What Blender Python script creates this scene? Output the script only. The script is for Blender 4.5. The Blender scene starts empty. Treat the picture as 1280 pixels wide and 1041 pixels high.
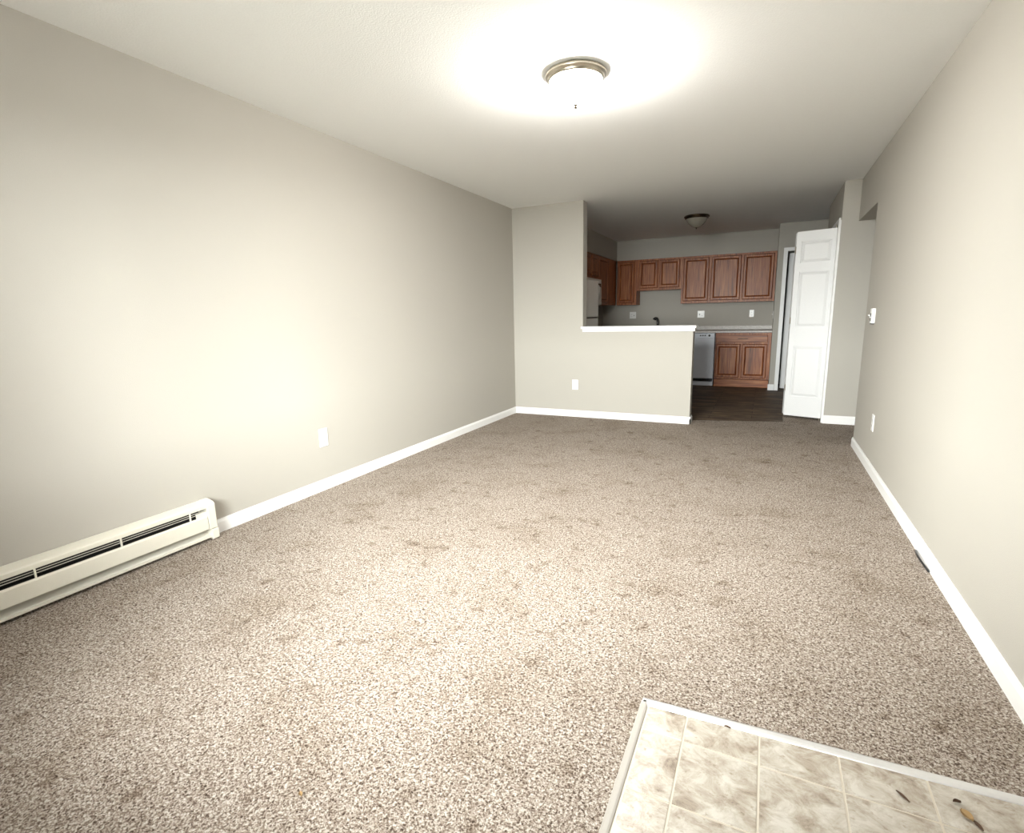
import bpy, bmesh, math, random
from mathutils import Matrix, Vector
random.seed(7)
S = bpy.context.scene
C = S.collection
PI = math.pi

# ------------------------------------------------------------------ camera
cam_d = bpy.data.cameras.new('camera')
cam = bpy.data.objects.new('camera', cam_d); C.objects.link(cam)
YAW, PITCH, ROLL, FPX = .4522, -.1894, -.0213, 651.0653
fw = Vector((-math.sin(YAW)*math.cos(PITCH), math.cos(YAW)*math.cos(PITCH), math.sin(PITCH)))
r0 = Vector((math.cos(YAW), math.sin(YAW), 0)); u0 = r0.cross(fw)
rt = math.cos(ROLL)*r0 + math.sin(ROLL)*u0
up = -math.sin(ROLL)*r0 + math.cos(ROLL)*u0
M = Matrix((rt, up, -fw)).transposed().to_4x4(); M.translation = (2.7878, 0, 1.1932)
cam.matrix_world = M
cam_d.sensor_fit = 'HORIZONTAL'; cam_d.sensor_width = 36; cam_d.lens = FPX/1280*36
cam_d.clip_start = .02; cam_d.clip_end = 200
S.camera = cam

# ------------------------------------------------------------------ sky, light, exposure
SKY_STRENGTH = 54.0
LAMP_STRENGTH = 175.0
w = bpy.data.worlds.new('sky'); S.world = w; w.use_nodes = True
bg = w.node_tree.nodes['Background']
bg.inputs[0].default_value = (1.0, 1.0, 1.0, 1); bg.inputs[1].default_value = SKY_STRENGTH
S.view_settings.view_transform = 'Standard'; S.view_settings.look = 'None'
S.view_settings.gamma = 1; S.view_settings.use_curve_mapping = False
S.view_settings.exposure = 0.70
S.cycles.use_denoising = True
S.cycles.max_bounces = 10; S.cycles.diffuse_bounces = 7
S.cycles.sample_clamp_indirect = 8

# room measures (metres)
W, D, DF, YO, H = 3.5456, 5.852, 6.377, 5.37, 2.44
PB = 5.996                 # back face of the partition
YS = -.15                  # inner face of the window wall
YK = 9.72                  # kitchen back wall
XC = 3.40                  # closet wall face
YDW = 8.87                 # wall with the pantry door
XS = 2.875                 # right end of the kitchen run
WIN = (.80, 2.52, .52, 2.02)  # unseen window, position and size chosen for the daylight it lets in

for nm, x0, x1, z0, z1 in (('window_portal', *WIN),):
    l = bpy.data.lights.new(nm, 'AREA'); l.shape = 'RECTANGLE'; l.size = x1-x0; l.size_y = z1-z0
    l.cycles.is_portal = True
    o = bpy.data.objects.new(nm, l); C.objects.link(o)
    o.location = ((x0+x1)/2, YS-.16, (z0+z1)/2); o.rotation_euler = (PI/2, 0, 0)

# ------------------------------------------------------------------ materials
def mat(name):
    m = bpy.data.materials.new(name); m.use_nodes = True
    n = m.node_tree.nodes; b = n['Principled BSDF']
    return m, n, m.node_tree.links, b
def sock(b, col=None, rough=None, metal=None, spec=None):
    if col: b.inputs['Base Color'].default_value = (*col, 1)
    if rough is not None: b.inputs['Roughness'].default_value = rough
    if metal is not None: b.inputs['Metallic'].default_value = metal
    if spec is not None: b.inputs['Specular IOR Level'].default_value = spec
def lin(r, g, b):
    f = lambda v: (v/255/12.92) if v/255 <= .04045 else ((v/255+.055)/1.055)**2.4
    return (f(r), f(g), f(b))
def N(n, t, **k):
    x = n.new(t)
    for a, v in k.items():
        if a in x.inputs.keys() if hasattr(x.inputs, 'keys') else False: x.inputs[a].default_value = v
        else: setattr(x, a, v)
    return x
def ramp(n, stops):
    r = n.new('ShaderNodeValToRGB'); e = r.color_ramp.elements
    while len(e) < len(stops): e.new(.5)
    for i, (p, c) in enumerate(stops): e[i].position = p; e[i].color = (*c, 1)
    return r
def plain(name, col, rough=.5, metal=0, spec=.5, bump=0, bscale=200):
    m, n, l, b = mat(name); sock(b, col, rough, metal, spec)
    tc = n.new('ShaderNodeTexCoord'); no = n.new('ShaderNodeTexNoise')
    no.inputs['Scale'].default_value = bscale; no.inputs['Detail'].default_value = 3
    l.new(tc.outputs['Object'], no.inputs['Vector'])
    # slight tonal variation of the surface
    mx = n.new('ShaderNodeMix'); mx.data_type = 'RGBA'; mx.blend_type = 'MULTIPLY'
    mx.inputs[0].default_value = .06; mx.inputs[6].default_value = (*col, 1)
    l.new(no.outputs['Fac'], mx.inputs[7]); l.new(mx.outputs[2], b.inputs['Base Color'])
    if bump:
        bp = n.new('ShaderNodeBump'); bp.inputs['Strength'].default_value = bump; bp.inputs['Distance'].default_value = .002
        l.new(no.outputs['Fac'], bp.inputs['Height']); l.new(bp.outputs[0], b.inputs['Normal'])
    return m

PAINT = plain('greige_wall_paint', (.425, .403, .360), .75, bump=.25, bscale=260, spec=.25)
CEIL = plain('textured_ceiling_paint', (.84, .845, .835), .9, bump=.6, bscale=120, spec=.1)
WHITE = plain('white_trim_paint', (.82, .82, .81), .35, bump=.05, bscale=30)
DOORW = plain('white_door_paint', (.69, .69, .69), .4, bump=.12, bscale=90)
PLATE = plain('white_plastic', (.80, .80, .78), .3)
ALMOND = plain('almond_enamel', (.70, .67, .58), .35)
DARK = plain('dark_slot', (.012, .011, .01), .7)
BLACK = plain('black_gloss', (.012, .012, .013), .25)
FRIDGE = plain('white_appliance_enamel', (.72, .71, .67), .3, bump=.1, bscale=300)
DWHITE = plain('dishwasher_enamel', (.66, .69, .76), .3)
NICKEL = plain('brushed_nickel', (.55, .50, .42), .28, metal=1)
BRONZE = plain('dark_bronze', (.10, .075, .05), .25, metal=1)
TAUPE = plain('taupe_vinyl_strip', (.36, .335, .30), .5)
ALU = plain('aluminium_strip', (.86, .86, .87), .5, metal=1, bump=.1, bscale=60)
DUSTY = plain('exterior_ground', (.09, .09, .08), .9, bump=.3, bscale=8)

def wood(name, axis):
    m, n, l, b = mat(name); sock(b, rough=.42, spec=.4)
    tc = n.new('ShaderNodeTexCoord'); oi = n.new('ShaderNodeObjectInfo')
    mp = n.new('ShaderNodeMapping')
    sc = [16, 16, 16]; sc[axis] = .8; mp.inputs['Scale'].default_value = sc
    add = n.new('ShaderNodeVectorMath'); add.operation = 'ADD'
    mul = n.new('ShaderNodeMath'); mul.operation = 'MULTIPLY'; mul.inputs[1].default_value = 40
    l.new(oi.outputs['Random'], mul.inputs[0])
    l.new(tc.outputs['Object'], mp.inputs[0]); l.new(mp.outputs[0], add.inputs[0]); l.new(mul.outputs[0], add.inputs[1])
    n1 = n.new('ShaderNodeTexNoise'); n1.inputs['Scale'].default_value = 1.0; n1.inputs['Detail'].default_value = 5; n1.inputs['Distortion'].default_value = 1.2
    l.new(add.outputs[0], n1.inputs['Vector'])
    # cathedral figure: many thin bands of one slow field
    m2 = n.new('ShaderNodeMath'); m2.operation = 'MULTIPLY'; m2.inputs[1].default_value = 22
    sn = n.new('ShaderNodeMath'); sn.operation = 'SINE'
    l.new(n1.outputs['Fac'], m2.inputs[0]); l.new(m2.outputs[0], sn.inputs[0])
    n2 = n.new('ShaderNodeTexNoise'); n2.inputs['Scale'].default_value = 4; n2.inputs['Detail'].default_value = 4
    l.new(add.outputs[0], n2.inputs['Vector'])
    mix = n.new('ShaderNodeMath'); mix.operation = 'MULTIPLY_ADD'; mix.inputs[1].default_value = .06
    l.new(sn.outputs[0], mix.inputs[0]); l.new(n2.outputs['Fac'], mix.inputs[2])
    r = ramp(n, [(.25, lin(84, 42, 19)), (.43, lin(138, 76, 38)), (.60, lin(160, 98, 55)), (.80, lin(186, 128, 82))])
    l.new(mix.outputs[0], r.inputs[0]); l.new(r.outputs[0], b.inputs['Base Color'])
    bp = n.new('ShaderNodeBump'); bp.inputs['Strength'].default_value = .15; bp.inputs['Distance'].default_value = .001
    l.new(mix.outputs[0], bp.inputs['Height']); l.new(bp.outputs[0], b.inputs['Normal'])
    return m
OAKV = wood('oak_vertical_grain', 2); OAKH = wood('oak_horizontal_grain', 0); OAKY = wood('oak_side_grain', 1)

def carpet_mat():
    m, n, l, b = mat('speckled_beige_carpet'); sock(b, rough=1.0, spec=.05)
    tc = n.new('ShaderNodeTexCoord')
    n1 = n.new('ShaderNodeTexNoise'); n1.inputs['Scale'].default_value = 165; n1.inputs['Detail'].default_value = 2.5; n1.inputs['Roughness'].default_value = .6; n1.inputs['Distortion'].default_value = .8
    n2 = n.new('ShaderNodeTexNoise'); n2.inputs['Scale'].default_value = 2.6; n2.inputs['Detail'].default_value = 6; n2.inputs['Roughness'].default_value = .62
    n3 = n.new('ShaderNodeTexNoise'); n3.inputs['Scale'].default_value = 11; n3.inputs['Detail'].default_value = 4
    for x in (n1, n2, n3): l.new(tc.outputs['Object'], x.inputs['Vector'])
    n4 = n.new('ShaderNodeTexNoise'); n4.inputs['Scale'].default_value = 80; n4.inputs['Detail'].default_value = 2; n4.inputs['Distortion'].default_value = .6
    l.new(tc.outputs['Object'], n4.inputs['Vector'])
    gm = n.new('ShaderNodeMix'); gm.data_type = 'FLOAT'; gm.inputs[0].default_value = .24
    l.new(n1.outputs['Fac'], gm.inputs[2]); l.new(n4.outputs['Fac'], gm.inputs[3])
    r = ramp(n, [(.36, lin(62, 51, 43)), (.45, lin(120, 106, 95)), (.53, lin(160, 149, 138)), (.63, lin(196, 189, 180))])
    l.new(gm.outputs[0], r.inputs[0])
    w1 = ramp(n, [(.30, (.78, .75, .71)), (.48, (.96, .955, .95)), (.62, (1, 1, 1))]); l.new(n2.outputs['Fac'], w1.inputs[0])
    w2 = ramp(n, [(.30, (.68, .64, .60)), (.41, (1, 1, 1))]); l.new(n3.outputs['Fac'], w2.inputs[0])
    a = n.new('ShaderNodeMix'); a.data_type = 'RGBA'; a.blend_type = 'MULTIPLY'; a.inputs[0].default_value = 1
    l.new(r.outputs[0], a.inputs[6]); l.new(w1.outputs[0], a.inputs[7])
    c = n.new('ShaderNodeMix'); c.data_type = 'RGBA'; c.blend_type = 'MULTIPLY'; c.inputs[0].default_value = 1
    l.new(a.outputs[2], c.inputs[6]); l.new(w2.outputs[0], c.inputs[7]); l.new(c.outputs[2], b.inputs['Base Color'])
    bp = n.new('ShaderNodeBump'); bp.inputs['Strength'].default_value = .9; bp.inputs['Distance'].default_value = .006
    l.new(n1.outputs['Fac'], bp.inputs['Height']); l.new(bp.outputs[0], b.inputs['Normal'])
    return m
CARPET = carpet_mat()

def vinyl_mat():
    m, n, l, b = mat('mottled_stone_vinyl'); sock(b, rough=.32)
    tc = n.new('ShaderNodeTexCoord'); oi = n.new('ShaderNodeObjectInfo')
    add = n.new('ShaderNodeVectorMath'); add.operation = 'ADD'
    mul = n.new('ShaderNodeMath'); mul.operation = 'MULTIPLY'; mul.inputs[1].default_value = 30
    l.new(oi.outputs['Random'], mul.inputs[0]); l.new(tc.outputs['Object'], add.inputs[0]); l.new(mul.outputs[0], add.inputs[1])
    mp = n.new('ShaderNodeMapping'); mp.inputs['Rotation'].default_value = (0, 0, .7); mp.inputs['Scale'].default_value = (1, 1.35, 1)
    l.new(add.outputs[0], mp.inputs[0])
    n1 = n.new('ShaderNodeTexNoise'); n1.inputs['Scale'].default_value = 13; n1.inputs['Detail'].default_value = 9; n1.inputs['Roughness'].default_value = .72; n1.inputs['Distortion'].default_value = .5
    l.new(mp.outputs[0], n1.inputs['Vector'])
    r = ramp(n, [(.30, lin(108, 95, 84)), (.40, lin(148, 136, 122)), (.50, lin(170, 162, 150)), (.62, lin(190, 185, 176))])
    l.new(n1.outputs['Fac'], r.inputs[0])
    n2 = n.new('ShaderNodeTexNoise'); n2.inputs['Scale'].default_value = 60; n2.inputs['Detail'].default_value = 4
    l.new(mp.outputs[0], n2.inputs['Vector'])
    s = ramp(n, [(.28, (.62, .55, .47)), (.38, (1, 1, 1))]); l.new(n2.outputs['Fac'], s.inputs[0])
    a = n.new('ShaderNodeMix'); a.data_type = 'RGBA'; a.blend_type = 'MULTIPLY'; a.inputs[0].default_value = .7
    l.new(r.outputs[0], a.inputs[6]); l.new(s.outputs[0], a.inputs[7]); l.new(a.outputs[2], b.inputs['Base Color'])
    bp = n.new('ShaderNodeBump'); bp.inputs['Strength'].default_value = .12; bp.inputs['Distance'].default_value = .002
    l.new(n1.outputs['Fac'], bp.inputs['Height']); l.new(bp.outputs[0], b.inputs['Normal'])
    return m
VINYL = vinyl_mat()
GROUT = plain('pale_grout', lin(196, 187, 172), .6, bump=.2, bscale=150)

def kitchen_floor_mat():
    m, n, l, b = mat('dark_plank_vinyl'); sock(b, rough=.6, spec=.2)
    tc = n.new('ShaderNodeTexCoord')
    br = n.new('ShaderNodeTexBrick'); br.inputs['Scale'].default_value = 1; br.inputs['Mortar Size'].default_value = .003
    br.inputs['Brick Width'].default_value = .9; br.inputs['Row Height'].default_value = .15; br.inputs['Bias'].default_value = 0
    br.inputs['Color1'].default_value = (*lin(108, 93, 78), 1); br.inputs['Color2'].default_value = (*lin(84, 73, 63), 1); br.inputs['Mortar'].default_value = (*lin(40, 34, 30), 1)
    l.new(tc.outputs['Object'], br.inputs['Vector'])
    mp = n.new('ShaderNodeMapping'); mp.inputs['Scale'].default_value = (2, 9, 1); l.new(tc.outputs['Object'], mp.inputs[0])
    n1 = n.new('ShaderNodeTexNoise'); n1.inputs['Scale'].default_value = 1.6; n1.inputs['Detail'].default_value = 7; n1.inputs['Roughness'].default_value = .65
    l.new(mp.outputs[0], n1.inputs['Vector'])
    r = ramp(n, [(.32, (.42, .40, .38)), (.5, (.85, .83, .80)), (.66, (1.75, 1.62, 1.42))]); l.new(n1.outputs['Fac'], r.inputs[0])
    a = n.new('ShaderNodeMix'); a.data_type = 'RGBA'; a.blend_type = 'MULTIPLY'; a.inputs[0].default_value = 1
    l.new(br.outputs[0], a.inputs[6]); l.new(r.outputs[0], a.inputs[7]); l.new(a.outputs[2], b.inputs['Base Color'])
    return m
KFLOOR = kitchen_floor_mat()

def counter_mat():
    m, n, l, b = mat('grey_granite_laminate'); sock(b, rough=.4, spec=.3)
    tc = n.new('ShaderNodeTexCoord'); v = n.new('ShaderNodeTexNoise'); v.inputs['Scale'].default_value = 130; v.inputs['Detail'].default_value = 6; v.inputs['Roughness'].default_value = .75
    l.new(tc.outputs['Object'], v.inputs['Vector'])
    r = ramp(n, [(.34, lin(140, 134, 128)), (.5, lin(204, 199, 194)), (.64, lin(234, 231, 227))]); l.new(v.outputs['Fac'], r.inputs[0]); l.new(r.outputs[0], b.inputs['Base Color'])
    return m
COUNTER = counter_mat()

def glow_mat():
    m, n, l, b = mat('lit_frosted_glass'); sock(b, (.9, .88, .82), .4)
    b.inputs['Emission Color'].default_value = (1, .975, .925, 1); b.inputs['Emission Strength'].default_value = LAMP_STRENGTH
    return m
GLOW = glow_mat()
FROST = plain('frosted_alabaster_glass', (.26, .24, .20), .25, bump=.1, bscale=20)
def glass_mat():
    m, n, l, b = mat('window_glass')
    t = n.new('ShaderNodeBsdfTransparent'); t.inputs[0].default_value = (.93, .95, .94, 1)
    g = n.new('ShaderNodeBsdfGlossy'); g.inputs['Roughness'].default_value = .02
    f = n.new('ShaderNodeFresnel'); f.inputs[0].default_value = 1.45
    x = n.new('ShaderNodeMixShader'); l.new(f.outputs[0], x.inputs[0]); l.new(t.outputs[0], x.inputs[1]); l.new(g.outputs[0], x.inputs[2])
    l.new(x.outputs[0], n['Material Output'].inputs[0])
    return m
GLASS = glass_mat()
LEAFT = plain('tan_dry_leaf', lin(146, 118, 78), .7, bump=.3, bscale=90)
LEAFD = plain('dark_dry_leaf', lin(74, 50, 32), .7, bump=.3, bscale=90)

# ------------------------------------------------------------------ mesh helpers
class MB:
    def __init__(s): s.v = []; s.f = []; s.T = None
    def add(s, vs, fs):
        o = len(s.v)
        for p in vs:
            p = Vector(p)
            s.v.append(s.T @ p if s.T is not None else p)
        s.f += [tuple(i+o for i in f) for f in fs]
        return s
    def box(s, x0, x1, y0, y1, z0, z1):
        return s.add([(x0,y0,z0),(x1,y0,z0),(x1,y1,z0),(x0,y1,z0),(x0,y0,z1),(x1,y0,z1),(x1,y1,z1),(x0,y1,z1)],
                     [(0,3,2,1),(4,5,6,7),(0,1,5,4),(1,2,6,5),(2,3,7,6),(3,0,4,7)])
    def prism(s, poly, axis, a, b):
        # poly: 2-D outline in the two other axes (cyclic order), extruded along axis from a to b
        def P(p, t):
            return {0: (t, p[0], p[1]), 1: (p[0], t, p[1]), 2: (p[0], p[1], t)}[axis]
        k = len(poly)
        return s.add([P(p, a) for p in poly]+[P(p, b) for p in poly],
                     [tuple(range(k))[::-1], tuple(range(k, 2*k))]+[(i, (i+1) % k, k+(i+1) % k, k+i) for i in range(k)])
    def frustum(s, x0, x1, z0, z1, ya, yb, ins):
        # raised panel in an x-z plane: base at ya, inset top at yb
        a = [(x0,ya,z0),(x1,ya,z0),(x1,ya,z1),(x0,ya,z1)]
        b = [(x0+ins,yb,z0+ins),(x1-ins,yb,z0+ins),(x1-ins,yb,z1-ins),(x0+ins,yb,z1-ins)]
        return s.add(a+b, [(4,5,6,7),(0,1,5,4),(1,2,6,5),(2,3,7,6),(3,0,4,7),(3,2,1,0)])
    def lathe(s, prof, cx, cy, n=48):
        vs = []; fs = []; k = len(prof)
        for i in range(n):
            a = 2*PI*i/n
            for r, z in prof: vs.append((cx+r*math.cos(a), cy+r*math.sin(a), z))
        for i in range(n):
            j = (i+1) % n
            for q in range(k-1): fs.append((i*k+q, j*k+q, j*k+q+1, i*k+q+1))
        return s.add(vs, fs)
    def tube(s, pts, rad, n=10):
        pts = [Vector(p) for p in pts]; vs = []; fs = []; k = len(pts)
        rs = rad if isinstance(rad, (list, tuple)) else [rad]*k
        for i, p in enumerate(pts):
            t = (pts[min(i+1, k-1)]-pts[max(i-1, 0)]).normalized()
            a = Vector((0,0,1)) if abs(t.z) < .9 else Vector((1,0,0))
            u = t.cross(a).normalized(); v = t.cross(u)
            for j in range(n):
                q = 2*PI*j/n; vs.append(p+(u*math.cos(q)+v*math.sin(q))*rs[i])
        for i in range(k-1):
            for j in range(n): fs.append((i*n+j, i*n+(j+1) % n, (i+1)*n+(j+1) % n, (i+1)*n+j))
        fs += [tuple(range(n))[::-1], tuple(range((k-1)*n, k*n))]
        return s.add(vs, fs)
    def build(s, name, m, parent=None, loc=(0,0,0), bevel=0, smooth=False):
        org = ORG[parent.name] if parent else Vector(loc)
        me = bpy.data.meshes.new(name)
        me.from_pydata([p-org for p in s.v], [], s.f)
        bm = bmesh.new(); bm.from_mesh(me)
        bmesh.ops.remove_doubles(bm, verts=bm.verts, dist=1e-6)
        bmesh.ops.recalc_face_normals(bm, faces=bm.faces)
        bm.to_mesh(me); bm.free()
        me.materials.append(m)
        if smooth:
            for p in me.polygons: p.use_smooth = True
        o = bpy.data.objects.new(name, me); C.objects.link(o)
        if parent: o.parent = parent
        else: o.location = org
        ORG[o.name] = org
        if bevel:
            bv = o.modifiers.new('bevel', 'BEVEL'); bv.width = bevel; bv.segments = 2; bv.limit_method = 'ANGLE'; bv.angle_limit = .6
        return o
ORG = {}
def B(*boxes):
    m = MB()
    for b in boxes: m.box(*b)
    return m
def struct(o, label=None):
    o['kind'] = 'structure'
    if label: o['label'] = label
    return o
def tag(o, label, cat, group=None):
    o['label'] = label; o['category'] = cat
    if group: o['group'] = group
    return o
def thing(name, loc, label, cat, group=None):
    o = bpy.data.objects.new(name, None); C.objects.link(o); o.location = loc; o.empty_display_size = .05
    ORG[o.name] = Vector(loc)
    return tag(o, label, cat, group)

# ------------------------------------------------------------------ the shell
T = .12
XR = 5.0                     # outer right side of hall, pantry
LX0, LY1 = 2.516, 1.465      # corner of the tiled landing
LYR = 1.508                  # its far edge at the right wall
# carpet
cp = [(0, YS-.12), (LX0, YS-.12), (LX0, LY1), (W, LYR), (W, YO), (XR, YO), (XR, 6.86), (3.02, 6.86), (3.02, 6.31), (2.10, 6.09), (2.10, D), (0, D)]
struct(MB().prism(cp, 2, -.05, 0).build('floor', CARPET), 'speckled beige carpet over the living room floor')
kp = [(0, PB-.06), (2.10, PB-.06), (2.10, 6.09), (3.02, 6.31), (3.02, 6.86), (XC+.05, 6.86), (XR, 6.86), (XR, YK), (0, YK)]
struct(MB().prism(kp, 2, -.05, -.004).build('floor_kitchen', KFLOOR), 'dark wood-look plank floor of the kitchen')
ceil = struct(B((-T, XR+T, YS-.12, YK+T, H, H+.12)).build('ceiling', CEIL), 'white textured ceiling')
struct(B((-T, 0, YS-.12, YK+T, -.05, H)).build('wall_left', PAINT), 'long blank greige wall above the baseboard heater')
struct(B((0, .878, D, PB, 0, H), (.878, 2.095, D, PB, 0, 1.02)).build('wall_partition', PAINT), 'greige wall with a half wall in front of the kitchen')
# right wall, opening to the hall
struct(MB().prism([(YS-.12, -.05), (YO, -.05), (YO, 2.05), (DF, 2.05), (DF, H), (YS-.12, H)], 0, W, W+.135).build('wall_right', PAINT), 'greige wall with an opening into the hall at its far end')
struct(B((XC, XR, DF, DF+.1, 0, H)).build('wall_hall_back', PAINT), 'greige wall behind the hall opening')
struct(B((W+.135, XR, YO-.12, YO, -.05, H)).build('wall_hall_front', PAINT))
struct(B((XR, XR+T, YO-.12, YK+T, -.05, H)).build('wall_hall_side', PAINT))
# closet wall with its opening
struct(MB().prism([(DF+.1, 0), (6.45, 0), (6.45, 2.045), (7.68, 2.045), (7.68, 0), (7.806, 0), (7.806, H), (DF+.1, H)], 0, XC, XC+.1).build('wall_closet', PAINT), 'closet wall beside the folded door')
struct(B((XC+.1, 4.2, 7.7, 7.806, 0, H), (4.1, 4.2, DF+.1, 7.7, 0, H)).build('wall_closet_inside', PAINT))
# pantry door wall
struct(MB().prism([(XS, 0), (3.0, 0), (3.0, 2.045), (3.78, 2.045), (3.78, 0), (XR, 0), (XR, H), (XS, H)], 1, YDW, YDW+.1).build('wall_pantry', PAINT), 'greige wall around the pantry door')
struct(B((XS, XS+.1, YDW+.1, YK, 0, H)).build('wall_kitchen_right', PAINT))
struct(B((0, XR, YK, YK+T, -.05, H)).build('wall_kitchen_back', PAINT), 'greige kitchen wall below the upper cabinets')
SOF = 2.115
struct(MB().prism([(0, PB), (.34, PB), (.34, 9.40), (XS, 9.40), (XS, YK), (0, YK)], 2, SOF, H).build('wall_soffit', PAINT), 'boxed soffit above the kitchen cabinets')
# unseen wall behind the camera; window and closed door assumed, shaped for the daylight
x0, x1, z0, z1 = WIN
struct(B((-T, x0, YS-T, YS, -.05, H), (x0, x1, YS-T, YS, -.05, z0), (x0, x1, YS-T, YS, z1, H), (x1, 2.56, YS-T, YS, -.05, H),
         (2.56, 3.46, YS-T, YS, 2.05, H), (3.46, W+.135, YS-T, YS, -.05, H)).build('wall_back', PAINT), 'outer wall with assumed window and entry door')
d3 = struct(B((2.565, 3.455, YS-.09, YS-.045, .005, 2.045)).build('door_3', WHITE), 'assumed white entry door, unseen behind the viewpoint')
for px0, px1 in ((2.66, 2.97), (3.05, 3.36)):
    for pz0, pz1 in ((.2, .85), (1.0, 1.9)):
        MB().box(px0, px1, YS-.045, YS-.037, pz0, pz1).build('door_panel', WHITE, d3, bevel=.006)
wn = struct(B((x0, x0+.05, YS-.09, YS-.03, z0, z1), (x1-.05, x1, YS-.09, YS-.03, z0, z1), (x0+.05, x1-.05, YS-.09, YS-.03, z0, z0+.05), (x0+.05, x1-.05, YS-.09, YS-.03, z1-.05, z1),
              ((x0+x1)/2-.025, (x0+x1)/2+.025, YS-.09, YS-.03, z0+.05, z1-.05)).build('window_1', WHITE), 'assumed white framed window, unseen behind the viewpoint')
xm = (x0+x1)/2
B((x0+.05, xm-.025, YS-.063, YS-.057, z0+.05, z1-.05)).build('pane', GLASS, wn)
B((xm+.025, x1-.05, YS-.063, YS-.057, z0+.05, z1-.05)).build('pane', GLASS, wn)
struct(B((-16, 20, -24, 22, -.20, -.14)).build('ground', DUSTY), 'ground outside the doorway')

# ------------------------------------------------------------------ tiled landing
fe = struct(MB().prism([(LX0, YS-.12), (W, YS-.12), (W, LYR), (LX0, LY1)], 2, -.05, .001).build('floor_entry', GROUT), 'beige stone-look vinyl tiles of the entry landing')
def fary(x): return LY1+(LYR-LY1)*(x-LX0)/(W-LX0)
xs = [LX0+.018, 2.648, 2.843, 3.037, 3.232, 3.427, W]
ys = [None, 1.348, 1.136, .93, .724, .518, .312, .106, YS]
g = .0030
for i in range(len(xs)-1):
    for j in range(len(ys)-1):
        a, b = xs[i]+g, xs[i+1]-g
        lo = ys[j+1]+g
        if j == 0: poly = [(a, lo), (b, lo), (b, fary(b)-.020), (a, fary(a)-.020)]
        else: poly = [(a, lo), (b, lo), (b, ys[j]-g), (a, ys[j]-g)]
        MB().prism(poly, 2, .001, .0028).build('tile', VINYL, fe)
# metal transition strips (low rounded profile)
def strip(name, p, q, wd, mt, label):
    p, q = Vector((*p, 0)), Vector((*q, 0)); d = (q-p).normalized(); nrm = Vector((-d.y, d.x, 0))
    prof = [(-.5, .0), (-.42, .0045), (-.2, .0068), (.2, .0068), (.42, .0045), (.5, .0)]
    m = MB(); k = len(prof)
    vs = [e+nrm*(u*wd)+Vector((0, 0, z)) for e in (p, q) for u, z in prof]
    m.add(vs, [tuple(range(k)), tuple(range(k, 2*k))[::-1]]+[(i, i+1, k+i+1, k+i) for i in range(k-1)]+[(0, k, 2*k-1, k-1)])
    return struct(m.build(name, mt), label)
strip('trim_1', (LX0+.004, YS-.1), (LX0+.004, LY1-.002), .024, TAUPE, 'metal strip along the left edge of the tiled landing')
strip('trim_2', (LX0-.004, LY1-.004), (W, LYR-.004), .032, ALU, 'metal strip between carpet and tiled landing')

# ------------------------------------------------------------------ trim
def bb_profile(h=.078, t=.012):
    return [(0, 0), (t, 0), (t, h-.018), (t-.004, h-.008), (t-.006, h), (0, h)]
def baseboard(name, p, q, side, label, h=.078):
    # p->q along the wall foot; side = unit normal into the room
    p, q, nn = Vector((*p, 0)), Vector((*q, 0)), Vector((*side, 0))
    pr = bb_profile(h); k = len(pr); m = MB()
    vs = [e+nn*u+Vector((0, 0, z)) for e in (p, q) for u, z in pr]
    m.add(vs, [tuple(range(k)), tuple(range(k, 2*k))[::-1]]+[(i, (i+1) % k, k+(i+1) % k, k+i) for i in range(k)])
    return struct(m.build(name, WHITE), label)
baseboard('baseboard_left', (0, 1.765), (0, D), (1, 0), 'white baseboard along the left wall')
baseboard('baseboard_partition', (.012, D), (2.107, D), (0, -1), 'white baseboard at the foot of the half wall')
baseboard('baseboard_partition_end', (2.095, D-.012), (2.095, PB), (1, 0), 'white baseboard on the half wall end')
baseboard('baseboard_right', (W, YS), (W, YO+.005), (-1, 0), 'white baseboard along the right wall')
baseboard('baseboard_hall', (XC-.006, DF), (XR, DF), (0, -1), 'white baseboard of the hall wall', .088)
baseboard('baseboard_pantry', (XS-.012, YDW), (2.947, YDW), (0, -1), 'short white baseboard beside the pantry door', .09)
# half wall cap with moulding
trim3 = struct(MB().prism([(D-.026, 1.038), (D-.026, 1.056), (D-.02, 1.063), (PB+.02, 1.063), (PB+.026, 1.056), (PB+.026, 1.038)], 0, .880, 2.125).build('trim_3', WHITE), 'white cap on top of the half wall')
B((.862, .880, D-.026, D, 1.038, 1.063)).build('cap_horn', WHITE, trim3)
MB().prism([(D, 1.002), (D-.010, 1.002), (D-.016, 1.012), (D-.018, 1.038), (D, 1.038)], 0, .878, 2.113).build('cap_moulding', WHITE, trim3)
MB().prism([(2.095, 1.002), (2.105, 1.002), (2.111, 1.012), (2.113, 1.038), (2.095, 1.038)], 1, D-.010, PB).build('cap_moulding', WHITE, trim3)
# white corner casing of the closet opening
trim4 = struct(B((XC-.022, XC, DF+.004, 6.445, 0, 2.075), (XC-.016, XC, 6.445, 7.70, 2.045, 2.105), (XC-.016, XC, 7.68, 7.74, 0, 2.045)).build('trim_4', WHITE, bevel=.003), 'white casing around the closet opening')
B((XC+.03, XC+.06, 6.46, 7.67, 2.02, 2.044)).build('track', NICKEL, trim4)

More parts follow.
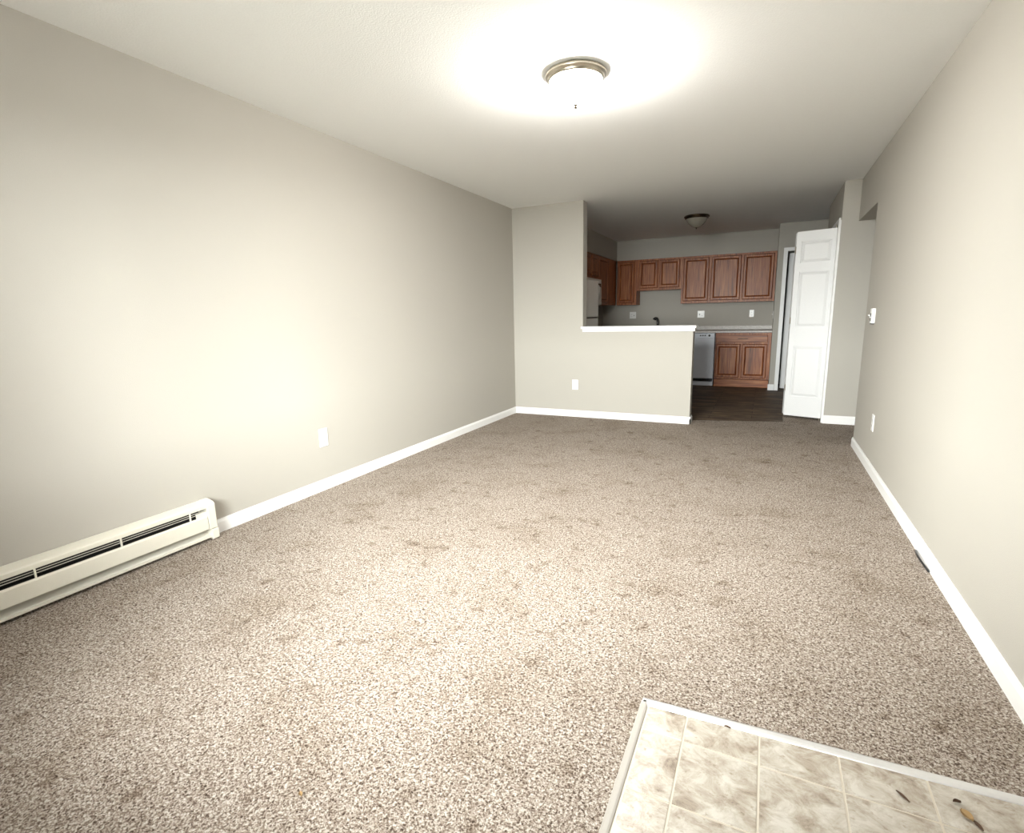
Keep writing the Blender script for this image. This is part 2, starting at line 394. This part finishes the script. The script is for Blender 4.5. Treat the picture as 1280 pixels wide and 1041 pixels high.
# ------------------------------------------------------------------ doors
def leaf(root, name, P0, P1, flip, z0=.028, z1=2.018, th=.034):
    """moulded three-panel leaf; front face on the line P0->P1"""
    P0, P1 = Vector((*P0, 0)), Vector((*P1, 0)); d = (P1-P0); L = d.length; d.normalize()
    nn = Vector((-d.y, d.x, 0))*(1 if flip else -1)      # points away from the front
    Tm = Matrix((d, nn, Vector((0, 0, 1)))).transposed().to_4x4(); Tm.translation = P0
    m = MB(); m.T = Tm
    sx = .042; rows = [(.25, .81), (1.017, 1.601), (1.693, 1.916)]
    m.box(0, L, .013, th, z0, z1)                        # core
    m.box(0, sx, 0, .013, z0, z1); m.box(L-sx-.008, L, 0, .013, z0, z1)
    zz = [z0]+[v for r in rows for v in r]+[z1]
    for k in range(0, len(zz), 2): m.box(sx, L-sx-.008, 0, .013, zz[k], zz[k+1])
    o = m.build(name, DOORW, root)
    for a, b in rows:
        p = MB(); p.T = Tm; p.frustum(sx+.006, L-sx-.014, a+.006, b-.006, .013, .002, .026); p.build('raised_panel', DOORW, o)
    for z in (.35, 1.0, 1.75):
        pass
    return o
d1 = bpy.data.objects.new('door_1', None); C.objects.link(d1); d1.location = (3.388, 6.49, 0); ORG['door_1'] = Vector((3.388, 6.49, 0))
struct(d1, 'white folding closet door standing folded open')
leaf(d1, 'door_leaf', (3.388, 6.492), (3.026, 6.611), False)
leaf(d1, 'door_leaf', (3.026, 6.690), (3.388, 6.809), True)
for z in (.3, 1.05, 1.8):
    MB().tube([(3.022, 6.648, z), (3.022, 6.648, z+.07)], .006, 8).build('hinge', NICKEL, d1)
MB().tube([(3.372, 6.515, 0), (3.372, 6.515, .03)], .006, 8).build('pivot_pin', NICKEL, d1)
MB().tube([(3.372, 6.515, 2.016), (3.372, 6.515, 2.05)], .006, 8).build('pivot_pin', NICKEL, d1)
# pantry door: ajar into the dark pantry
d2 = struct(B((2.95, 3.0, YDW-.016, YDW, 0, 2.095), (3.0, 3.78, YDW-.016, YDW, 2.045, 2.095), (3.78, 3.83, YDW-.016, YDW, 0, 2.095),
              (2.996, 3.004, YDW-.02, YDW-.012, 0, 2.05)).build('door_2', WHITE, bevel=.003), 'pantry door standing ajar in a white casing')
m = MB(); m.T = Matrix.Translation((3.775, YDW+.06, 0)) @ Matrix.Rotation(math.radians(-10), 4, 'Z')
m.box(-.757, 0, 0, .035, .012, 2.03); sl = m.build('door_slab', DOORW, d2)

# ------------------------------------------------------------------ baseboard heater
HY0, HY1 = -.05, 1.765
ht = thing('baseboard_heater', (.033, HY1/2, 0), 'long almond electric baseboard heater along the left wall', 'heater')
MB().prism([(.0, .012), (.004, .012), (.004, .205), (.0, .205)], 1, HY0, HY1-.03).build('back_panel', ALMOND, ht)
MB().prism([(0, .224), (.012, .226), (.058, .214), (.066, .208), (.066, .189), (.063, .189), (.063, .204), (.012, .219), (0, .219)], 1, HY0, HY1-.03).build('top_hood', ALMOND, ht)
MB().prism([(.064, .068), (.071, .070), (.071, .140), (.067, .147), (.060, .147), (.060, .144), (.064, .139)], 1, HY0, HY1-.05).build('front_panel', ALMOND, ht)
MB().prism([(.004, .014), (.060, .014), (.069, .018), (.069, .030), (.066, .030), (.064, .020), (.04, .020), (.010, .060), (.004, .060)], 1, HY0, HY1-.03).build('bottom_tray', ALMOND, ht)
B((.012, .056, HY0, HY1-.05, .138, .142), (.008, .012, HY0, HY1-.06, .06, .205)).build('inner_baffle', DARK, ht)
MB().tube([(.035, HY0+.05, .105), (.035, HY1-.06, .105)], .012, 10).build('heating_element', DARK, ht)
for z, x in ((.178, .060), (.167, .060)):
    B((x, x+.003, HY0, HY1-.03, z-.0009, z+.0009)).build('louver', ALMOND, ht)
for y in (.285, .62, .955, 1.288, 1.626):
    B((.059, .067, y-.003, y+.003, .146, .190)).build('louver_rib', ALMOND, ht)
B((.056, .064, 1.66, HY1-.03, .146, .172)).build('louver_blank', ALMOND, ht)
ec = MB().prism([(0, .066), (.073, .066), (.073, .205), (.060, .218), (.012, .229), (0, .227)], 1, HY1-.045, HY1).build('end_cap', ALMOND, ht, bevel=.003)
MB().prism([(0, .004), (.073, .004), (.076, .010), (.076, .062), (.0, .062)], 1, HY1-.035, HY1+.004).build('end_foot', ALMOND, ht, bevel=.003)

# ------------------------------------------------------------------ ceiling lamps
def lamp(loc, metal, glass, label, r=.16):
    cx, cy, _ = loc
    t = thing('ceiling_light', loc, label, 'ceiling lamp')
    z = H
    MB().lathe([(.02, z-.0005), (r*.80, z-.0005), (r*.95, z-.003), (r*.995, z-.010), (r, z-.018), (r*.98, z-.024), (r*.94, z-.025), (r*.925, z-.032), (r*.91, z-.040), (r*.87, z-.043), (r*.83, z-.040), (r*.82, z-.012), (.02, z-.012)], cx, cy, 64).build('metal_pan', metal, t, smooth=True)
    prof = [(.001, z-.154)]
    for k in range(1, 15):
        q = k/14; prof.append((r*.86*q, z-.040-.114*(1-q**2.3)))
    MB().lathe(prof, cx, cy, 64).build('glass_dome', glass, t, smooth=True)
    MB().lathe([(.0005, z-.172), (.005, z-.171), (.008, z-.166), (.006, z-.160), (.012, z-.156), (.014, z-.150), (.0005, z-.148)], cx, cy, 20).build('finial', BRONZE, t, smooth=True)
    return t
lamp((1.805, 2.875, H), NICKEL, GLOW, 'lit flush ceiling lamp with nickel rim in the living room')
lamp((1.878, 7.53, H), BRONZE, FROST, 'unlit bronze-rimmed flush ceiling lamp in the dark kitchen')

# ------------------------------------------------------------------ wall plates
def plate(name, pos, n, label, cat, kind, wd=.072, hg=.118, m=PLATE, group=None):
    """pos: centre on the wall, n: wall normal (axis-aligned)"""
    nn = Vector(n); u = Vector((0, 0, 1)).cross(nn)
    Tm = Matrix((u, -nn, Vector((0, 0, 1)))).transposed().to_4x4(); Tm.translation = Vector(pos)
    t = thing(name, pos, label, cat, group)
    def mk(): q = MB(); q.T = Tm; return q
    mk().box(-wd/2, wd/2, -.006, 0, -hg/2, hg/2).build('cover_plate', m, t, bevel=.003)
    gangs = [0] if wd < .1 else [-.023, .023]
    for gi, gx in enumerate(gangs):
        k = kind if isinstance(kind, str) else kind[gi]
        if k == 'outlet':
            for zc in (-.02, .02):
                p = mk().box(gx-.017, gx+.017, -.0075, -.006, zc-.013, zc+.013).build('socket', m, t, bevel=.004)
                q = mk(); q.box(gx-.008, gx-.0055, -.0079, -.0074, zc-.004, zc+.006); q.box(gx+.0055, gx+.008, -.0079, -.0074, zc-.004, zc+.006); q.box(gx-.003, gx+.003, -.0079, -.0074, zc-.011, zc-.006)
                q.build('slot', DARK, p)
        elif k == 'switch':
            mk().box(gx-.006, gx+.006, -.0072, -.006, -.013, .013).build('switch_slot', DARK, t)
            q = mk(); q.prism([(-.006, -.004), (-.024, .004), (-.024, .012), (-.006, .010)], 0, gx-.0045, gx+.0045)
            q.build('toggle', m, t)
        elif k == 'rocker':
            mk().box(gx-.0165, gx+.0165, -.0085, -.006, -.033, .033).build('rocker', m, t, bevel=.002)
            mk().box(gx-.004, gx+.004, -.0090, -.0084, -.026, -.018).build('test_button', DARK, t)
        elif k == 'blank':
            pass
        for zc in ((-.042, .042) if k == 'switch' else (0,) if k == 'outlet' else ()):
            q = mk(); q.tube([(gx, -.0058, zc), (gx, -.0072, zc)], .003, 10); q.build('screw', NICKEL, t)
    return t
plate('wall_outlet', (0, 2.662, .378), (1, 0, 0), 'white wall outlet low on the long left wall', 'outlet', 'outlet', wd=.078, hg=.13)
plate('wall_outlet', (.788, D, .385), (0, -1, 0), 'white outlet low on the wall in front of the kitchen', 'outlet', 'outlet')
plate('wall_outlet', (W, 4.557, .365), (-1, 0, 0), 'white outlet low on the right wall near the hall opening', 'outlet', 'outlet', hg=.125)
plate('light_switch', (W, 5.10, 1.137), (-1, 0, 0), 'white switch plate on the right wall beside the hall opening', 'light switch', 'switch', hg=.12)
plate('wall_outlet', (.572, YK, 1.171), (0, -1, 0), 'wide outlet plate left of the kitchen faucet', 'outlet', ('outlet', 'switch'), wd=.115)
plate('wall_outlet', (1.752, YK, 1.165), (0, -1, 0), 'wide outlet plate on the kitchen wall above the dishwasher', 'outlet', ('switch', 'rocker'), wd=.115)
plate('wall_outlet', (2.553, YK, 1.162), (0, -1, 0), 'narrow outlet plate on the kitchen wall above the base cabinet', 'outlet', 'outlet')
plate('light_switch', (XS, 9.22, 1.137), (-1, 0, 0), 'white switch plate seen edge-on at the end of the kitchen counter', 'light switch', 'switch')
# slide thermostat
th = thing('thermostat', (W, 4.965, 1.14), 'small white thermostat on the right wall beside the switch', 'thermostat')
B((W-.026, W, 4.928, 5.002, 1.082, 1.198)).build('case', PLATE, th, bevel=.005)
B((W-.0275, W-.0255, 4.950, 4.978, 1.10, 1.16)).build('slider_slot', DARK, th)
B((W-.033, W-.027, 4.952, 4.972, 1.126, 1.134)).build('slider', PLATE, th, bevel=.001)
B((W-.024, W-.002, 4.940, 4.990, 1.076, 1.082)).build('sensor_grille', DARK, th)

# ------------------------------------------------------------------ kitchen cabinets
def cab_door(parent, x0, x1, z0, z1, y, n='y', sw=.05, flat=False):
    """frame-and-raised-panel door whose back sits at y (front towards -y, or +x when n == 'x')"""
    def Tm(m):
        if n == 'x':    # x-range is read as y-range, front faces +x
            m.T = Matrix(((0, -1, 0, 0), (1, 0, 0, 0), (0, 0, 1, 0), (0, 0, 0, 1)))
            return m, -y
        return m, y
    def ring(i, y): return [(x0+i, y, z0+i), (x1-i, y, z0+i), (x1-i, y, z1-i), (x0+i, y, z1-i)]
    m, yy = Tm(MB())
    rings = [ring(0, yy), ring(0, yy-.006), ring(.011, yy-.024), ring(sw-.011, yy-.024), ring(sw, yy-.004), ring(sw, yy)]
    k = len(rings)
    m.add([p for q in rings for p in q], [(a*4+i, a*4+(i+1) % 4, (a+1) % k*4+(i+1) % 4, (a+1) % k*4+i) for a in range(k) for i in range(4)])
    d = m.build('cabinet_door', OAKV, parent)
    p, yy = Tm(MB()); p.frustum(x0+sw-.001, x1-sw+.001, z0+sw-.001, z1-sw+.001, yy-.003, yy-.022, .012)
    p.build('door_panel', OAKV, d)
    return d
def upper(name, x0, x1, z0, z1, y0, y1, doors, label):
    t = thing(name, ((x0+x1)/2, (y0+y1)/2, z0), label, 'cabinet')
    m = B((x0+.0008, x1-.0008, y0, y1, z0, z1)); m.build('cabinet_body', OAKV, t)
    for a, b in doors: cab_door(t, a, b, z0+.035, z1-.028, y0-.001)
    return t
YU = 9.42
upper('wall_cabinet', .345, .695, 1.352, SOF, YU, YK, [(.362, .655)], 'narrow tall oak wall cabinet in the far kitchen corner')
upper('wall_cabinet', .695, 1.443, 1.592, SOF, YU, YK, [(.735, 1.055), (1.078, 1.418)], 'short two-door oak wall cabinet above the faucet')
upper('wall_cabinet', 1.443, 1.897, 1.352, SOF, YU, YK, [(1.478, 1.880)], 'single-door oak wall cabinet between short cabinet and wide cabinet')
upper('wall_cabinet', 1.897, XS-.003, 1.352, SOF, YU, YK, [(1.914, 2.366), (2.398, 2.838)], 'wide two-door oak wall cabinet at the right end of the row')
def upper_left(y0, y1, z0, z1, doors, label):
    t = thing('wall_cabinet', (.16, (y0+y1)/2, z0), label, 'cabinet')
    B((.001, .322, y0+.0008, y1-.0008, z0, z1)).build('cabinet_body', OAKV, t)
    for a, b in doors: cab_door(t, a, b, z0+.035, z1-.028, .323, 'x')
upper_left(7.52, 8.285, 1.75, SOF, [(7.54, 7.893), (7.913, 8.262)], 'short dark oak cabinet above the microwave on the left kitchen wall')
upper_left(8.285, YU-.003, 1.352, SOF, [(8.31, 8.84)], 'tall dark oak cabinet on the left kitchen wall beside the microwave')

YB = 9.12
def base_cab(x0, x1, doors, drawer, label):
    t = thing('base_cabinet', ((x0+x1)/2, (YB+YK)/2, 0), label, 'cabinet')
    B((x0, x1, YB, YK-.002, .128, .862)).build('cabinet_body', OAKV, t)
    B((x0+.004, x1-.002, YB-.012, YB+.04, .0, .122)).build('toe_board', OAKH, t, bevel=.004)
    dr = B((drawer[0], drawer[1], YB-.021, YB-.001, .715, .832)).build('drawer', OAKH, t, bevel=.006)
    cx = (drawer[0]+drawer[1])/2+.02
    B((cx-.075, cx+.075, YB-.0225, YB-.0195, .768, .778)).build('finger_pull', DARK, dr)
    for a, b in doors: cab_door(t, a, b, .150, .690, YB-.001)
base_cab(2.057, XS-.003, [(2.075, 2.436), (2.460, 2.823)], (2.075, 2.820), 'oak base cabinet with drawer and two doors beside the dishwasher')
base_cab(.62, 1.444, [(.64, 1.02), (1.04, 1.42)], (.64, 1.42), 'oak sink base cabinet hidden behind the half wall')
# countertop with rolled front and backsplash lip
ct = MB().prism([(YB-.045, .872), (YB-.035, .866), (YK, .866), (YK, .962), (YK-.012, .968), (YK-.022, .962), (YK-.022, .902), (YB-.03, .902), (YB-.043, .895)], 0, .004, XS-.001)
o = ct.build('countertop', COUNTER, None, (1.44, 9.4, .866)); tag(o, 'grey speckled laminate countertop along the kitchen back wall', 'countertop')
# dishwasher
dw = thing('dishwasher', (1.75, 9.4, 0), 'pale grey-white dishwasher between half wall and base cabinet', 'dishwasher')
B((1.452, 2.046, YB, YK-.02, .012, .862)).build('tub', DWHITE, dw)
B((1.455, 2.044, YB-.024, YB-.001, .130, .778)).build('door', DWHITE, dw, bevel=.004)
cpn = B((1.455, 2.044, YB-.032, YB-.001, .780, .858)).build('control_panel', DWHITE, dw, bevel=.004)
B((1.53, 1.72, YB-.0335, YB-.0315, .832, .838), (1.53, 1.72, YB-.0335, YB-.0315, .814, .820)).build('vent', DARK, cpn)
for x in (1.83, 1.865, 1.90):
    B((x-.011, x+.011, YB-.037, YB-.0315, .816, .834)).build('button', DARK, cpn)
MB().tube([(1.965, YB-.031, .824), (1.965, YB-.045, .824)], [.018, .015], 16).build('dial', DARK, cpn)
B((1.46, 2.04, YB-.012, YB-.001, .075, .122)).build('vent_panel', BLACK, dw)
B((1.455, 2.044, YB-.020, YB+.02, .006, .070)).build('kick_plate', DWHITE, dw, bevel=.003)
# faucet
fa = thing('faucet', (1.045, 9.60, .902), 'small black kitchen faucet peeking above the half wall', 'faucet')
MB().lathe([(.0005, .903), (.032, .903), (.032, .910), (.022, .918), (.019, .94), (.0005, .94)], 1.045, 9.60, 24).build('base', BLACK, fa, smooth=True)
pts = [(1.045, 9.60, .93), (1.043, 9.60, 1.02)]
for k in range(1, 9):
    a = k/8*PI*.86; pts.append((1.043-.033*(1-math.cos(a)), 9.60-.010*(1-math.cos(a)), 1.065+.046*math.sin(a)))
MB().tube(pts, [.020]*3+[.021]*3+[.023]*2+[.026]*2, 12).build('spout', BLACK, fa, smooth=True)
MB().tube([(1.058, 9.60, .955), (1.10, 9.585, .985)], [.008, .006], 10).build('lever', BLACK, fa, smooth=True)
# refrigerator
fr = thing('refrigerator', (.38, 6.47, 0), 'white top-freezer refrigerator behind the partition wall', 'refrigerator')
B((.03, .685, 6.06, 6.90, .02, 1.628)).build('cabinet', FRIDGE, fr, bevel=.008)
B((.69, .752, 6.06, 6.90, .06, 1.150)).build('fridge_door', FRIDGE, fr, bevel=.012)
B((.69, .752, 6.06, 6.90, 1.164, 1.632)).build('freezer_door', FRIDGE, fr, bevel=.012)
B((.68, .735, 6.065, 6.895, 1.149, 1.165)).build('door_gasket', DARK, fr)
B((.60, .70, 6.08, 6.88, .0, .055)).build('toe_grille', DARK, fr)
for z0, z1 in ((.72, 1.11), (1.20, 1.48)):
    MB().tube([(.75, 6.12, z0), (.782, 6.12, z0+.03), (.785, 6.12, (z0+z1)/2), (.782, 6.12, z1-.03), (.75, 6.12, z1)], .011, 10).build('door_handle', FRIDGE, fr, smooth=True)
# over-the-range microwave
mw = thing('microwave', (.2, 7.87, 1.335), 'white microwave mounted under the short cabinet, seen past the refrigerator', 'microwave')
B((.002, .375, 7.50, 8.262, 1.338, 1.738)).build('case', FRIDGE, mw, bevel=.004)
B((.376, .400, 7.505, 8.02, 1.345, 1.700)).build('door', FRIDGE, mw, bevel=.006)
B((.3995, .4025, 7.56, 7.96, 1.40, 1.65)).build('door_window', BLACK, mw)
B((.376, .400, 8.025, 8.258, 1.345, 1.700)).build('control_panel', FRIDGE, mw, bevel=.006)
B((.3995, .4025, 8.05, 8.23, 1.62, 1.67)).build('display', BLACK, mw)
B((.376, .396, 7.505, 8.258, 1.704, 1.735)).build('vent_grille', FRIDGE, mw)
MB().tube([(.40, 7.99, 1.42), (.43, 7.99, 1.43), (.442, 7.99, 1.45), (.445, 7.99, 1.53), (.442, 7.99, 1.61), (.43, 7.99, 1.63), (.40, 7.99, 1.64)], .011, 10).build('handle', FRIDGE, mw, smooth=True)

# ------------------------------------------------------------------ debris
def dry_leaf(pos, ang, ln, wd, m, label, z=.0032, curl=.25):
    mb = MB(); mb.T = Matrix.Translation((pos[0], pos[1], z)) @ Matrix.Rotation(ang, 4, 'Z')
    n = 8; vs = []; fs = []
    for s in (0, 1):
        for i in range(n+1):
            t = i/n; hw = wd/2*math.sin(PI*min(max(t, .03), .97))**.7
            for q in (-1, 0, 1):
                vs.append(((t-.5)*ln, q*hw, abs(q)*curl*wd+.0008*math.sin(5*t)+.0008+s*.0006+curl*.5*wd*(t-.5)**2))
    k = 3*(n+1)
    for s in (0, 1):
        for i in range(n):
            for q in (0, 1): fs.append((s*k+i*3+q, s*k+i*3+q+1, s*k+i*3+q+4, s*k+i*3+q+3))
    for i in range(n):
        for q in (0, 2): fs.append((i*3+q, i*3+q+3, k+i*3+q+3, k+i*3+q))
    fs += [(0, 1, k+1, k), (1, 2, k+2, k+1), (n*3, n*3+1, k+n*3+1, k+n*3), (n*3+1, n*3+2, k+n*3+2, k+n*3+1)]
    mb.add(vs, fs)
    o = mb.build('dry_leaf', m, None, (pos[0], pos[1], z)); tag(o, label, 'leaf', 'dry leaf bits on the floor'); return o
dry_leaf((3.290, 1.393), -.9, .030, .022, LEAFT, 'largest tan dry leaf on the tiled landing')
dry_leaf((3.306, 1.374), -1.0, .026, .010, LEAFD, 'dark brown dry leaf just below the tan leaf')
dry_leaf((3.281, 1.428), .3, .018, .010, LEAFD, 'small curled brown leaf bit near the metal strip', curl=.5)
dry_leaf((3.166, 1.393), -.8, .034, .008, LEAFD, 'narrow brown dry leaf left of the leaf cluster')
dry_leaf((2.759, 1.452), 0, .018, .007, LEAFD, 'small brown leaf fragment near the landing corner', curl=.4)
dry_leaf((1.747, 1.444), .5, .014, .009, LEAFD, 'dark crumb of leaf in the middle of the carpet', z=.001, curl=.5)
dry_leaf((1.789, .771), -.4, .014, .009, LEAFT, 'orange-brown leaf crumb on the carpet near the bottom edge', z=.001, curl=.5)
# black cable end between carpet and right baseboard
pts = []
for k in range(9):
    a = k/8; pts.append((W-.016-.014*math.sin(PI*a), 3.05-.24*a, .006+.012*math.sin(PI*a)))
o = MB().tube(pts, .005, 8).build('cable', BLACK, None, (W-.03, 2.93, 0), smooth=True); tag(o, 'short black cable loop at the foot of the right baseboard', 'cable')
